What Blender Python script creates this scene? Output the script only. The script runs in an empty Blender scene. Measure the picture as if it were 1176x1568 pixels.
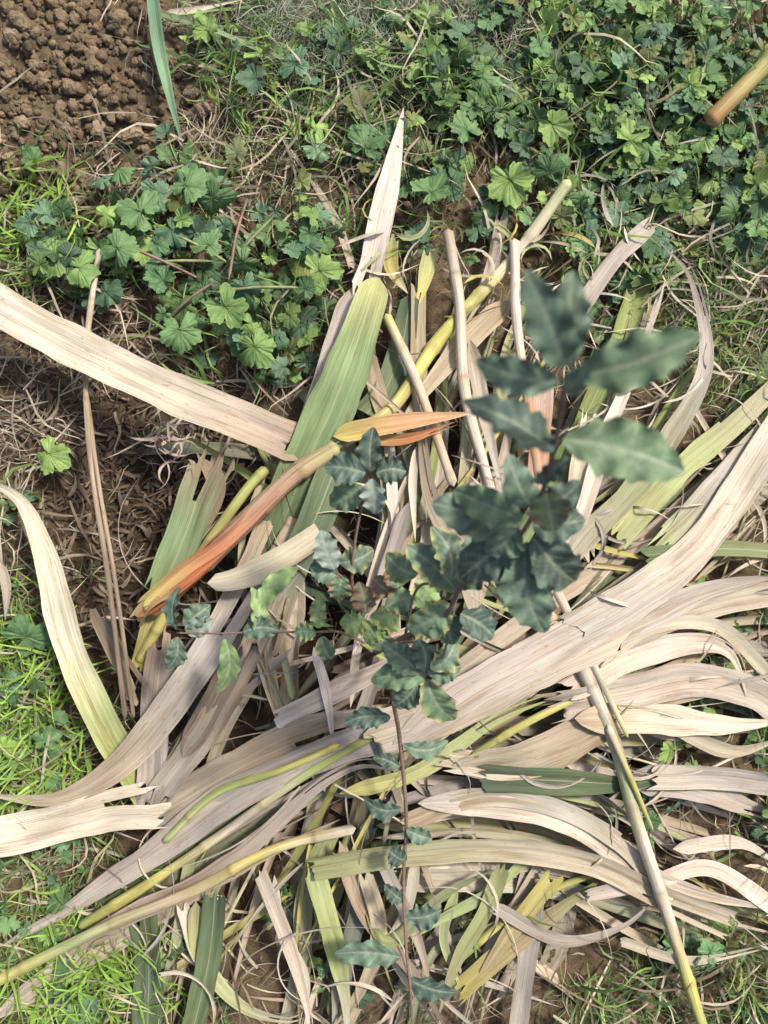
import bpy, bmesh, math, random
import numpy as np
rng=np.random.default_rng(11); random.seed(11)
H=1.22
def unit(v):
    v=np.asarray(v,float); return v/(np.linalg.norm(v,axis=-1,keepdims=True)+1e-12)
def W(px,py,z=0.0):
    s=(H-z)/H/1000.0
    return np.array([(px-588)*s,(784-py)*s,z])
# ---------- vector noise
_T=rng.random((256,256))
def vn(x,y):
    x=np.asarray(x,float);y=np.asarray(y,float)
    xi=np.floor(x).astype(int);yi=np.floor(y).astype(int);fx=x-xi;fy=y-yi
    fx=fx*fx*(3-2*fx);fy=fy*fy*(3-2*fy)
    a=_T[xi&255,yi&255];b=_T[(xi+1)&255,yi&255];c=_T[xi&255,(yi+1)&255];d=_T[(xi+1)&255,(yi+1)&255]
    return (a*(1-fx)+b*fx)*(1-fy)+(c*(1-fx)+d*fx)*fy
def fbm(x,y,o=4):
    s=0;a=.5
    for i in range(o):
        s=s+a*vn(x*2**i+13.7*i,y*2**i+7.1*i);a*=.5
    return s
def Gs(px,py,cx,cy,sx,sy): return np.exp(-(((px-cx)/sx)**2+((py-cy)/sy)**2)/2)
def pxy(x,y): return x*1000+588, 784-y*1000
def gh(x,y):
    px,py=pxy(x,y)
    xr=x*.8+y*.6;yr=y*.8-x*.6
    h=0.05*(fbm(x*4+50,y*4+50,3)-.45)+0.026*(fbm(xr*22+9,yr*22+33,4)-.45)
    bare=Gs(px,py,120,110,200,150)
    h=h+bare*0.022*fbm(xr*34+60,yr*34+60,3)
    h=h-0.05*Gs(px,py,230,760,90,120)-0.05*Gs(px,py,450,1000,120,120)
    return h
def mz(px,py):
    return 0.015+0.115*np.exp(-(((px-640)/380.0)**2+((py-980)/420.0)**2)/1.2)
POLY=[(560,480),(700,400),(900,430),(1040,560),(1190,660),(1190,1400),(1050,1430),(900,1480),(840,1590),(250,1590),(0,1520),(200,1250),(160,980),(300,720),(440,650)]
def inpoly(px,py):
    px=np.asarray(px,float);py=np.asarray(py,float);c=np.zeros(px.shape,bool);n=len(POLY)
    for i in range(n):
        x1,y1=POLY[i];x2,y2=POLY[(i+1)%n]
        if y1==y2: continue
        c^=((y1>py)!=(y2>py))&(px<(x2-x1)*(py-y1)/(y2-y1)+x1)
    return c
# ---------- mesh accumulator
class Acc:
    def __init__(s): s.V=[];s.F=[];s.C=[];s.L=[];s.n=0
    def add(s,v,f,c,l):
        v=np.asarray(v,float).reshape(-1,3);N=len(v)
        c=np.broadcast_to(np.asarray(c,float),(N,3)); l=np.broadcast_to(np.asarray(l,float),(N,3))
        s.V.append(v);s.F.append(np.asarray(f).reshape(-1,4)+s.n);s.C.append(c);s.L.append(l);s.n+=N
    def build(s,name,mat,smooth=True,parent=None):
        V=np.concatenate(s.V);F=np.concatenate(s.F).astype(np.int32);C=np.concatenate(s.C);L=np.concatenate(s.L)
        me=bpy.data.meshes.new(name)
        me.vertices.add(len(V));me.vertices.foreach_set('co',V.astype(np.float32).ravel())
        me.loops.add(F.size);me.loops.foreach_set('vertex_index',F.ravel())
        me.polygons.add(len(F));me.polygons.foreach_set('loop_start',np.arange(0,F.size,4,dtype=np.int32))
        try: me.polygons.foreach_set('loop_total',np.full(len(F),4,dtype=np.int32))
        except Exception: pass
        me.polygons.foreach_set('use_smooth',np.full(len(F),smooth,dtype=bool))
        a=me.attributes.new('Col','FLOAT_COLOR','POINT')
        a.data.foreach_set('color',np.concatenate([np.clip(C,0,1),np.ones((len(C),1))],1).astype(np.float32).ravel())
        b=me.attributes.new('lc','FLOAT_VECTOR','POINT');b.data.foreach_set('vector',L.astype(np.float32).ravel())
        me.update(calc_edges=True);me.validate()
        ob=bpy.data.objects.new(name,me);bpy.context.scene.collection.objects.link(ob);me.materials.append(mat)
        if parent: ob.parent=parent
        return ob
def gridf(n,m,wrap=False):
    i=np.arange(n-1)[:,None];k=m if wrap else m-1;j=np.arange(k)[None,:];j2=(j+1)%m
    return np.stack([i*m+j,i*m+j2,(i+1)*m+j2,(i+1)*m+j],-1).reshape(-1,4)
def catmull(P,n):
    P=np.asarray(P,float)
    if len(P)==2: P=np.array([P[0],(P[0]+P[1])/2,P[1]])
    Q=np.vstack([2*P[0]-P[1],P,2*P[-1]-P[-2]])
    d=np.r_[0,np.cumsum(np.linalg.norm(np.diff(P,axis=0),axis=1))]
    s=np.linspace(0,d[-1],n);k=np.clip(np.searchsorted(d,s,side='right')-1,0,len(P)-2)
    t=((s-d[k])/(d[k+1]-d[k]+1e-9))[:,None]
    a,b,c,e=Q[k],Q[k+1],Q[k+2],Q[k+3]
    return .5*((2*b)+(-a+c)*t+(2*a-5*b+4*c-e)*t*t+(-a+3*b-3*c+e)*t**3),d[-1]
def colstops(cols,t):
    cols=np.asarray(cols,float)
    if cols.ndim==1: cols=cols[None]
    if len(cols)==1: return np.repeat(cols,len(t),0)
    x=np.linspace(0,1,len(cols));return np.stack([np.interp(t,x,cols[:,i]) for i in range(3)],1)
BR0=(.66,1.06)
def ribbon(acc,P,w,cols,kind='taper',tw=(0,0),fold=.25,nac=7,wav=1.0,curl=0.0,split=None):
    L0=np.linalg.norm(np.diff(np.asarray(P),axis=0),axis=1).sum()
    n=int(np.clip(L0/0.010,8,70))
    C,L=catmull(P,n);t=np.linspace(0,1,n)
    T=unit(np.gradient(C,axis=0));up=np.array([0,0,1.0])
    S=unit(np.cross(T,up));N=np.cross(S,T)
    sd=random.random()*100
    a=np.radians(np.interp(t,np.linspace(0,1,len(tw)),tw))+wav*(vn(t*L*14+sd,sd)-.5)*.9
    S2=S*np.cos(a)[:,None]+N*np.sin(a)[:,None];N2=np.cross(S2,T)
    if kind=='taper': pr=np.clip(np.minimum((t/.12)**.6,((1-t)/.55)**.8),0.02,1)
    elif kind=='cut': pr=np.clip(np.minimum(1,((1-t)/.6)**.8),0.03,1)*(0.85+.15*t)
    elif kind=='point': pr=np.clip((t/.45)**.8,0.03,1)
    elif kind=='round': pr=np.clip((t/.05),0.02,1)**.5*np.clip(.62+t*.9,0,1)
    else: pr=np.ones(n)
    pr=pr*(1+.16*(vn(t*L*30+sd,sd+5)-.5))
    v=np.linspace(-1,1,nac)
    prof=fold*np.abs(v)+curl*v*v+0.04*np.sin(v*9+sd)
    wv=(fbm(t[:,None]*L*25+sd,v[None]*1.5+sd,2)-.37)*.28*wav
    hw=(w/2)*pr
    vv=np.repeat(v[None],n,0)
    V=C[:,None]+S2[:,None]*(vv[...,None]*hw[:,None,None])+N2[:,None]*((prof[None]+wv)*hw[:,None])[:,:,None]
    rag=(vn(v*5+sd,sd)-.5)*w*1.3
    if kind in('cut','flat'):V[0]+=T[0]*rag[:,None]
    if kind in('point','flat'):V[-1]+=T[-1]*rag[::-1][:,None]
    cc=colstops(cols,t)*random.uniform(*BR0)*np.array([1,random.uniform(.97,1.02),random.uniform(.90,1.06)])
    cc=np.repeat(cc[:,None],nac,1)
    cc=cc*(0.82+.36*vn(t[:,None]*L*18+sd,v[None]*1.2+sd))[...,None]
    l=np.stack([np.repeat((t*L)[:,None],nac,1),vv*(w/.04)**.5,np.full((n,nac),sd)],-1)
    F=gridf(n,nac)
    if w>.012 and random.random()<.5:
        j=random.randrange(1,nac-1);k=int(n*random.uniform(.6,.8));V2=V.copy()
        V2[k:,j:]+=(S2[k:,None]*1+N2[k:,None]*.6)*(np.linspace(0,1,n-k)**1.3)[:,None,None]*w*.25
        Fr=F.reshape(n-1,nac-1,4);keep=np.ones((n-1,nac-1),bool);keep[k:,j-1]=False
        V=V2;F=Fr[keep]
    acc.add(V.reshape(-1,3),F,cc.reshape(-1,3),l.reshape(-1,3))
def tube(acc,P,r,cols,nodes=0.0,m=10,taper=1.0,seg=0.006,cap=True,flat=1.0):
    L0=np.linalg.norm(np.diff(np.asarray(P),axis=0),axis=1).sum()
    n=int(np.clip(L0/seg,6,160));C,L=catmull(P,n);t=np.linspace(0,1,n)
    T=unit(np.gradient(C,axis=0));S=unit(np.cross(T,[0.01,0.02,1.0]));N=np.cross(S,T)
    sd=random.random()*100
    R=r*np.interp(t,[0,1],[1,taper]);cc=colstops(cols,t)
    if nodes>0:
        R=R*(1+.16*(vn(t*L*22+sd,sd)-.5))
        s=t*L;pos=nodes*.4
        while pos<L:
            d=s-pos
            R=R*(1+.12*np.exp(-(d/.004)**2)+0.12*np.exp(-np.clip(d,0,9)/.03)*(d>0))
            k=np.exp(-(d/.003)**2)[:,None];cc=cc*(1-k*.5)+np.array([.22,.13,.06])*k*.5
            k=(np.exp(-np.clip(d,0,9)/.025)*(d>0))[:,None]*.35*random.random();cc=cc*(1-k)+np.array([.55,.42,.12])*k
            pos+=nodes*(.7+.6*random.random())
    th=np.linspace(0,2*np.pi,m,endpoint=False)
    V=C[:,None]+R[:,None,None]*(S[:,None]*np.cos(th)[None,:,None]+N[:,None]*np.sin(th)[None,:,None]*flat)
    if cap:
        V[0]=C[0]+(V[0]-C[0])*.05;V[-1]=C[-1]+(V[-1]-C[-1])*.05
    cc=np.repeat(cc[:,None],m,1)*(0.72+.56*vn(t[:,None]*L*25+sd,th[None]*.8+sd))[...,None]
    l=np.stack([np.repeat((t*L)[:,None],m,1),np.repeat(th[None]/3.14-1,n,0),np.full((n,m),sd)],-1)
    acc.add(V.reshape(-1,3),gridf(n,m,True),cc.reshape(-1,3),l.reshape(-1,3))
# ---------- materials
def newmat(name):
    m=bpy.data.materials.new(name);m.use_nodes=True;nt=m.node_tree;nt.nodes.clear()
    o=nt.nodes.new('ShaderNodeOutputMaterial');b=nt.nodes.new('ShaderNodeBsdfPrincipled');nt.links.new(b.outputs[0],o.inputs[0])
    return m,nt,b,o
def mathn(nt,op,a,b=None,c=None):
    n=nt.nodes.new('ShaderNodeMath');n.operation=op
    for i,x in enumerate((a,b,c)):
        if x is None: continue
        if hasattr(x,'links'): nt.links.new(x,n.inputs[i])
        else: n.inputs[i].default_value=x
    return n.outputs[0]
def attr(nt,name):
    a=nt.nodes.new('ShaderNodeAttribute');a.attribute_name=name;return a
def ramp(nt,fac,stops):
    r=nt.nodes.new('ShaderNodeValToRGB');e=r.color_ramp.elements
    while len(e)<len(stops): e.new(.5)
    for i,(p,c) in enumerate(stops): e[i].position=p;e[i].color=(*c,1) if len(c)==3 else c
    nt.links.new(fac,r.inputs[0]);return r.outputs[0]
def noise(nt,vec,scale,detail=4,rough=.6):
    n=nt.nodes.new('ShaderNodeTexNoise');n.inputs['Scale'].default_value=scale;n.inputs['Detail'].default_value=detail;n.inputs['Roughness'].default_value=rough
    if vec is not None: nt.links.new(vec,n.inputs['Vector'])
    return n.outputs[0]
def mixc(nt,mode,f,a,b):
    n=nt.nodes.new('ShaderNodeMix');n.data_type='RGBA';n.blend_type=mode
    if hasattr(f,'links'): nt.links.new(f,n.inputs[0])
    else: n.inputs[0].default_value=f
    for i,x in ((6,a),(7,b)):
        if hasattr(x,'links'): nt.links.new(x,n.inputs[i])
        else: n.inputs[i].default_value=(*x,1)
    return n.outputs[2]
def bump(nt,b,h,s,d):
    n=nt.nodes.new('ShaderNodeBump');n.inputs['Strength'].default_value=s;n.inputs['Distance'].default_value=d
    nt.links.new(h,n.inputs['Height']);nt.links.new(n.outputs[0],b.inputs['Normal'])
def translucent(nt,b,o,col,f):
    t=nt.nodes.new('ShaderNodeBsdfTranslucent');nt.links.new(col,t.inputs[0]);m=nt.nodes.new('ShaderNodeMixShader');m.inputs[0].default_value=f
    nt.links.new(b.outputs[0],m.inputs[1]);nt.links.new(t.outputs[0],m.inputs[2]);nt.links.new(m.outputs[0],o.inputs[0])
def vmul(nt,v,s):
    mp=nt.nodes.new('ShaderNodeVectorMath');mp.operation='MULTIPLY';nt.links.new(v,mp.inputs[0]);mp.inputs[1].default_value=s;return mp.outputs[0]
def reedmat(name,rough=.6,spots=.5,spec=.25):
    m,nt,b,o=newmat(name);c=attr(nt,'Col');l=attr(nt,'lc');lv=l.outputs['Vector']
    f=noise(nt,vmul(nt,lv,(6,20,1)),1.0,3,.75)
    g=noise(nt,vmul(nt,lv,(75,6,3)),1.0,2,.6)
    g3=noise(nt,vmul(nt,lv,(8,1.6,1.7)),1.0,3,.6)
    s=ramp(nt,f,[(.3,(.55,.53,.50)),(.48,(.93,.93,.93)),(.72,(1.16,1.16,1.16))])
    base=mixc(nt,'MULTIPLY',1,c.outputs['Color'],s)
    sp=ramp(nt,g,[(.64,(0,0,0)),(.70,(1,1,1))])
    base=mixc(nt,'MIX',mathn(nt,'MULTIPLY',sp,spots),base,(.26,.17,.09))
    st=ramp(nt,g3,[(.50,(0,0,0)),(.68,(1,1,1))])
    base=mixc(nt,'MULTIPLY',mathn(nt,'MULTIPLY',st,.65),base,(.66,.55,.45))
    sep=nt.nodes.new('ShaderNodeSeparateXYZ');nt.links.new(lv,sep.inputs[0])
    rib=mathn(nt,'LESS_THAN',mathn(nt,'ABSOLUTE',sep.outputs[1]),.04)
    base=mixc(nt,'MIX',mathn(nt,'MULTIPLY',rib,.25),base,(.60,.55,.38))
    nt.links.new(base,b.inputs['Base Color']);b.inputs['Roughness'].default_value=rough;b.inputs['Specular IOR Level'].default_value=spec
    bump(nt,b,f,.8,.0012)
    return m
def leafmat(name,trans,rough,spec,nscale=90,bs=.4):
    m,nt,b,o=newmat(name);c=attr(nt,'Col');g=nt.nodes.new('ShaderNodeNewGeometry')
    n=noise(nt,g.outputs['Position'],nscale,3,.6)
    base=mixc(nt,'MULTIPLY',1,c.outputs['Color'],ramp(nt,n,[(.3,(.72,.72,.70)),(.7,(1.26,1.24,1.2))]))
    nt.links.new(base,b.inputs['Base Color']);b.inputs['Roughness'].default_value=rough;b.inputs['Specular IOR Level'].default_value=spec
    if bs>0: bump(nt,b,noise(nt,g.outputs['Position'],nscale*4,2,.6),bs,.001)
    if trans>0: translucent(nt,b,o,base,trans)
    return m
def soilmat(name):
    m,nt,b,o=newmat(name);c=attr(nt,'Col');g=nt.nodes.new('ShaderNodeNewGeometry')
    n=noise(nt,g.outputs['Position'],60,6,.75);n2=noise(nt,g.outputs['Position'],450,3,.7)
    base=mixc(nt,'MULTIPLY',1,c.outputs['Color'],ramp(nt,n,[(.3,(.6,.58,.55)),(.55,(1,1,1)),(.75,(1.28,1.25,1.2))]))
    base=mixc(nt,'MULTIPLY',1,base,ramp(nt,n2,[(.35,(.7,.68,.66)),(.65,(1.18,1.18,1.18))]))
    nt.links.new(base,b.inputs['Base Color']);b.inputs['Roughness'].default_value=.95;b.inputs['Specular IOR Level'].default_value=.1
    bump(nt,b,mathn(nt,'ADD',n,mathn(nt,'MULTIPLY',n2,.4)),.9,.006)
    return m
M_reed=reedmat('dry_reed');M_cane=reedmat('reed_cane',.45,.35,.4)
M_weed=leafmat('weed_leaf',.18,.55,.3,70,.3);M_grass=leafmat('grass_blade',.22,.55,.25,40,0)
M_oak=leafmat('oak_leaf',.04,.55,.35,110,.3);M_soil=soilmat('soil');M_bark=leafmat('oak_bark',0,.8,.2,300,.8)
# ---------- ground
def axis(lo,hi,step):
    core=np.arange(lo,hi,step);ext=[];d=step;p=hi
    while p<60: d*=1.5;p+=d;ext.append(p)
    e=np.array(ext);return np.concatenate([(lo-(e-hi))[::-1],core,e])
ax=axis(-1.0,1.0,.005);ay=axis(-1.2,1.2,.005)
X,Y=np.meshgrid(ax,ay,indexing='ij')
Z=gh(X,Y)*np.clip(1.5-np.hypot(X,Y)/8,0,1)
px,py=pxy(X,Y)
bare=np.clip(Gs(px,py,120,110,190,160)*1.3,0,1)
dug_and_shade=np.clip(Gs(px,py,230,800,120,160)+Gs(px,py,450,980,160,160),0,1)  # dark dug earth at left, plus shade painted into the central pit
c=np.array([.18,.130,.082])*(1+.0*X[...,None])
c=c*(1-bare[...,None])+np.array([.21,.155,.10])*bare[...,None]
c=c*(1-.6*dug_and_shade[...,None]);c=c*(.6+.8*fbm(X*9,Y*9,3))[...,None]
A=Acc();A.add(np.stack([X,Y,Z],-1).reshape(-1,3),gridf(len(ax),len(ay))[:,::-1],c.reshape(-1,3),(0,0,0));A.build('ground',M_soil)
# ---------- sampling
def sample(n,fn,ext=420):
    out=[];k=0
    while k<n:
        p=np.stack([rng.uniform(-ext,1176+ext,n*3),rng.uniform(-ext,1568+ext,n*3)],1)
        q=p[rng.random(len(p))<fn(p[:,0],p[:,1])];out.append(q);k+=len(q)
    return np.concatenate(out)[:n]
def outside(px,py): return ((px<-30)|(px>1206)|(py<-30)|(py>1600)).astype(float)
def patch(px,py,s=.008): return np.clip((fbm(px*s+3,py*s+8,3)-.3)*4,0,1)
def pilef(px,py): return 1-.75*inpoly(px,py)
def BARE(px,py): return np.clip(Gs(px,py,110,110,155,120)*1.6,0,1)
def DUG(px,py): return np.clip(Gs(px,py,230,790,100,140)*1.5,0,1)
# ---------- clods
def clodT(seed,cuts):
    bm=bmesh.new();bmesh.ops.create_cube(bm,size=2);bmesh.ops.subdivide_edges(bm,edges=bm.edges[:],cuts=cuts,use_grid_fill=True)
    v=np.array([x.co[:] for x in bm.verts]);f=np.array([[q.index for q in p.verts] for p in bm.faces]);bm.free()
    v=unit(v);r=.5+.75*fbm(v[:,0]*1.8+seed*9+30,v[:,1]*1.8+v[:,2]*2.3+30,3)+.45*(fbm(v[:,0]*4+seed*3+40,v[:,2]*4+v[:,1]*3+60,3)-.4)
    rs=np.random.default_rng(seed)
    for k in range(7):
        d=unit(rs.normal(size=3));h=rs.uniform(.6,.85);pr=(v*r[:,None])@d;r=np.where(pr>h,r*h/np.maximum(pr,1e-6),r)
    r=r+rs.normal(0,.02,len(r))
    return v*r[:,None]*np.array([1,.8,.8]),f
CT=[clodT(i,3) for i in range(8)];CM=[clodT(i+50,6) for i in range(6)];CB=[clodT(i+20,14) for i in range(5)]
def rotm(n):
    q=unit(rng.normal(size=(n,4)));w,x,y,z=q.T
    return np.stack([1-2*(y*y+z*z),2*(x*y-z*w),2*(x*z+y*w),2*(x*y+z*w),1-2*(x*x+z*z),2*(y*z-x*w),2*(x*z-y*w),2*(y*z+x*w),1-2*(x*x+y*y)],-1).reshape(n,3,3)
def scatter(acc,T,pos,R,sc,col,vcol=None):
    v,f=T;n=len(pos)
    if n==0: return
    V=np.einsum('nij,kj->nki',R,v)*sc[:,None,None]+pos[:,None]
    F=(f[None]+(np.arange(n)*len(v))[:,None,None]).reshape(-1,4)
    C=np.repeat(col[:,None],len(v),1)
    if vcol is not None: C=C*vcol[None]
    acc.add(V.reshape(-1,3),F,C.reshape(-1,3),(0,0,0))
def clodw(px,py):
    w=.18*patch(px,py,.012)+BARE(px,py)+.6*Gs(px,py,560,160,60,50)+.8*Gs(px,py,1120,240,60,50)+.8*Gs(px,py,910,70,50,70)+.6*Gs(px,py,880,180,40,40)+.8*Gs(px,py,980,1530,70,50)+.4*Gs(px,py,530,270,60,60)+.55*Gs(px,py,230,240,130,50)+.12*outside(px,py)+.2*DUG(px,py)+.3*Gs(px,py,1100,1480,50,60)+.4*Gs(px,py,700,330,80,50)
    return np.clip(w*pilef(px,py),0,1)
A=Acc()
def clods(n,T,s0,s1,wf,ext=420):
    p=sample(n,wf,ext);sz=s0+(s1-s0)*rng.random(len(p))**2
    xy=np.stack([(p[:,0]-588)/1000,(784-p[:,1])/1000],1);pos=np.c_[xy,gh(xy[:,0],xy[:,1])+sz*.35];kk=rng.integers(0,len(T),len(p))
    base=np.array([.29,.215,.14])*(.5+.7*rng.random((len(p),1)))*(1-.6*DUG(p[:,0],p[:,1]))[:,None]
    for k in range(len(T)):
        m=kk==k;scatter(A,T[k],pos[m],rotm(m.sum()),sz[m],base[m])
clods(9000,CT,.0016,.0045,clodw);clods(2200,CM,.005,.011,clodw)
clods(650,CM,.005,.013,lambda x,y:Gs(x,y,100,110,150,110),100)
bigs=[(190,45,.024),(150,110,.015),(70,130,.016),(40,195,.017),(60,110,.013),(1110,255,.03),(1080,245,.016),(580,150,.022),(985,1530,.026),(960,1555,.016),(1010,1500,.014),(540,300,.018),(905,50,.024),(930,75,.014),(875,130,.015),(20,250,.016),(230,240,.013),(120,40,.014),(90,15,.018),(30,70,.015),(530,265,.015),(1000,1440,.014)]
for q in sample(50,lambda x,y:BARE(x,y),100): bigs.append((q[0],q[1],random.uniform(.010,.020)))
for (x,y,s) in bigs:
    P=W(x,y);scatter(A,CB[random.randrange(5)],np.array([[P[0],P[1],gh(P[0],P[1])+s*.35]]),rotm(1),np.array([s]),np.array([[.37,.285,.185]])*random.uniform(.7,1.1))
A.build('soil_clods',M_soil,True)
# ---------- grass
def blades(acc,n,wf,Lr,wr,cols,tuft=7,spread=.014,lean=(.35,1.2),ext=420,lift=.014,cv=.25,db=.5):
    tc=sample(max(1,n//tuft),wf,ext);p=np.repeat(tc,tuft,0);n=len(p)
    x=(p[:,0]-588)/1000+rng.normal(0,spread,n);y=(784-p[:,1])/1000+rng.normal(0,spread,n);z=gh(x,y)
    L=rng.uniform(*Lr,n);w=rng.uniform(*wr,n);az=np.repeat(rng.uniform(0,6.28,len(tc)),tuft)+rng.normal(0,1.1,n)
    a=rng.uniform(*lean,n);k=rng.uniform(.1,1.1,n);t=np.linspace(0,1,7)
    ang=a[:,None]+k[:,None]*t;ds=L[:,None]/6
    h=np.cumsum(np.sin(ang)*ds,1)-np.sin(ang[:,:1])*ds;v=np.cumsum(np.cos(ang)*ds,1)-np.cos(ang[:,:1])*ds
    v=np.maximum(v,-.004)
    bend=rng.normal(0,db,n)[:,None]*t**2+rng.normal(0,cv,n)[:,None]*np.sin(t*5)
    A2=az[:,None]+bend
    cx=x[:,None]+h*np.cos(A2);cy=y[:,None]+h*np.sin(A2);cz=z[:,None]+v+.002+rng.uniform(0,lift,n)[:,None]
    pr=np.array([.7,.95,1,.9,.7,.42,.04]);tw=rng.uniform(-.9,.9,n)[:,None]+rng.normal(0,.6,n)[:,None]*t
    hw=w[:,None]*pr/2
    S=np.stack([-np.sin(A2)*np.cos(tw),np.cos(A2)*np.cos(tw),np.sin(tw)],-1)*hw[...,None]
    ctr=np.stack([cx,cy,cz],-1);V=np.stack([ctr-S,ctr+S],2)
    ci=rng.integers(0,len(cols),n);C=np.array(cols)[ci]*(.7+.6*rng.random((n,1)))
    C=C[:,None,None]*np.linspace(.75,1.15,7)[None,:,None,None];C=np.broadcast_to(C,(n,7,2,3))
    F=(gridf(7,2)[None]+(np.arange(n)*14)[:,None,None]).reshape(-1,4)
    acc.add(V.reshape(-1,3),F,C.reshape(-1,3),(0,0,0))
def gw(px,py):
    w=.13*patch(px,py)+.8*Gs(px,py,480,100,150,80)+.5*Gs(px,py,20,1080,50,140)+.5*Gs(px,py,1090,450,100,150)+.4*Gs(px,py,90,1500,110,80)+.7*Gs(px,py,950,1510,140,60)+.5*Gs(px,py,40,350,70,50)+.2*Gs(px,py,420,520,100,80)+.4*Gs(px,py,1130,620,60,90)+.3*outside(px,py)+.3*Gs(px,py,180,1370,80,60)+.25*Gs(px,py,760,230,200,60)+.15*Gs(px,py,950,200,200,150)
    return np.clip(w*pilef(px,py)*(1-BARE(px,py))*(1-DUG(px,py)),0,1)
def dw(px,py):
    w=.18+.9*Gs(px,py,640,40,120,60)+.5*Gs(px,py,60,620,90,130)+.7*Gs(px,py,1090,430,90,130)+.6*Gs(px,py,260,250,110,40)+.8*Gs(px,py,470,240,110,50)+.5*Gs(px,py,50,1050,80,200)+.2*Gs(px,py,320,560,120,80)+.3*outside(px,py)+.3*Gs(px,py,980,250,150,60)+.3*Gs(px,py,80,1500,100,80)
    return np.clip(w*(1-.9*BARE(px,py))*(1-.8*DUG(px,py)),0,1)
A=Acc()
gc=[(.17,.27,.08),(.13,.21,.07),(.20,.31,.09),(.27,.34,.13),(.12,.18,.09),(.22,.28,.16)]
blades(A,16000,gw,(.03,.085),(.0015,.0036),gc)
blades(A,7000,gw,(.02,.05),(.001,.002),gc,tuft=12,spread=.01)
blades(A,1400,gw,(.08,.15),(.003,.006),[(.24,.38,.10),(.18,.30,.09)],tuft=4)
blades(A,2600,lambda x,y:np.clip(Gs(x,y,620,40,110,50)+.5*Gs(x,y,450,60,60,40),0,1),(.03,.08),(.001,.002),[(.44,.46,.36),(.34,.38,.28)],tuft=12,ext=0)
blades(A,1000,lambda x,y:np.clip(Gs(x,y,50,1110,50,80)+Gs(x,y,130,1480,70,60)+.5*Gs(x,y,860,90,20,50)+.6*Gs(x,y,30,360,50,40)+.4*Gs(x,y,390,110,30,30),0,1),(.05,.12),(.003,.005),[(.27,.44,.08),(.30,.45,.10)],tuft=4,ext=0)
A.build('grass',M_grass)
A=Acc();dc=[(.54,.46,.34),(.44,.36,.25),(.62,.54,.42),(.28,.21,.15),(.48,.42,.33),(.55,.48,.38)]
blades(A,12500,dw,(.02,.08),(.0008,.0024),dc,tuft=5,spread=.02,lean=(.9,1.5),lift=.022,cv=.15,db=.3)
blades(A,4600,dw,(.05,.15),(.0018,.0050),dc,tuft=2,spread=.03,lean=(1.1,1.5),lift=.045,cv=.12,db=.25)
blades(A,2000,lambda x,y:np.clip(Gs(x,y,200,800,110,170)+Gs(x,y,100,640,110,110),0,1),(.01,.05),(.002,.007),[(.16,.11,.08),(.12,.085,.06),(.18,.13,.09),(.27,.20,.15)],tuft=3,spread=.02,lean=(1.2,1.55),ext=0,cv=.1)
A.build('dry_grass_litter',M_grass)
# ---------- broadleaf weeds
def weedT(seed):
    r=np.random.default_rng(seed);nt=91;th=np.radians(np.linspace(-165,165,nt))
    cs=np.radians(np.array([-126,-64,0,64,126])+r.normal(0,8,5));ln=np.array([.78,.92,1.04,.92,.78])*(1+r.normal(0,.10,5))
    R=np.zeros(nt)+.50;near=np.zeros(nt)
    for c0,l in zip(cs,ln):
        d0=(th-c0)/np.radians(r.uniform(35,42));d=np.abs(d0)
        sub=.86+.14*np.abs(np.cos(d0*np.pi*1.45+r.normal(0,.15)))
        R=np.maximum(R,l*sub*np.clip(1-d**3.2,0,1)**.5);near=np.maximum(near,np.exp(-(d/.09)**2))
    R=R*(1+r.normal(0,.02,nt));R*=np.clip((np.radians(175)-np.abs(th))/.30,.3,1)
    fr=np.array([.04,.25,.5,.75,.92,1.0])
    rr=fr[:,None]*R[None];x=rr*np.cos(th);y=rr*np.sin(th)
    cup=r.uniform(-.3,.45)
    z=.05*(1-near)[None]*np.sin(fr*2.6)[:,None]+r.uniform(.05,.16)*np.sin(th*r.integers(2,7)+seed)[None]*fr[:,None]**2-cup*fr[:,None]**2*(.7+.3*np.cos(th*2+seed)[None])+r.normal(0,.018,x.shape)
    col=1+.18*near[None]*(1-fr[:,None]*.7)+.10*r.normal(size=x.shape)+.15*(fr[:,None]==1)
    return (np.stack([x,y,z],-1).reshape(-1,3),gridf(len(fr),nt)),np.repeat(col.reshape(-1,1),3,1)
NW=28
WT=[weedT(i) for i in range(NW)]
WA=Acc();insts=[]
wc=[(.105,.195,.085),(.135,.235,.095),(.10,.175,.10),(.17,.275,.09),(.125,.21,.125),(.22,.33,.10)]
def weedleaf(P,az,tilt,roll,s,col): insts.append((P,az,tilt,roll,s,col))
def rosette(cx,cy,n,rad,s0,s1,cidx=None,zs=(.012,.05)):
    a0=random.random()*6.28;C=W(cx,cy);C[2]=gh(C[0],C[1]);tone=random.uniform(.75,1.3)
    for i in range(n):
        a=a0+i*2.4+random.gauss(0,.3);r=rad*math.sqrt((i+.6)/n)*random.uniform(.6,1.25)
        s=random.uniform(s0,s1)*random.choice([1,1,.65]);P=C+np.array([math.cos(a)*r,math.sin(a)*r,0]);P[2]=gh(P[0],P[1])+random.uniform(*zs)
        col=np.array(random.choice(wc))*random.uniform(.75,1.25)*tone
        if random.random()<.05: col=col*.5+np.array([.15,.13,.04])
        weedleaf(P,a+random.gauss(0,.8),random.uniform(-.5,.7),random.gauss(0,.45),s,col)
        M=(C+P)/2+np.array([0,0,.02]);tube(WA,[C,M,P-np.array([0,0,.001])],.0012,np.array([.27,.31,.15])*random.uniform(.6,1.3),m=4,seg=.015,cap=False)
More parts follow.
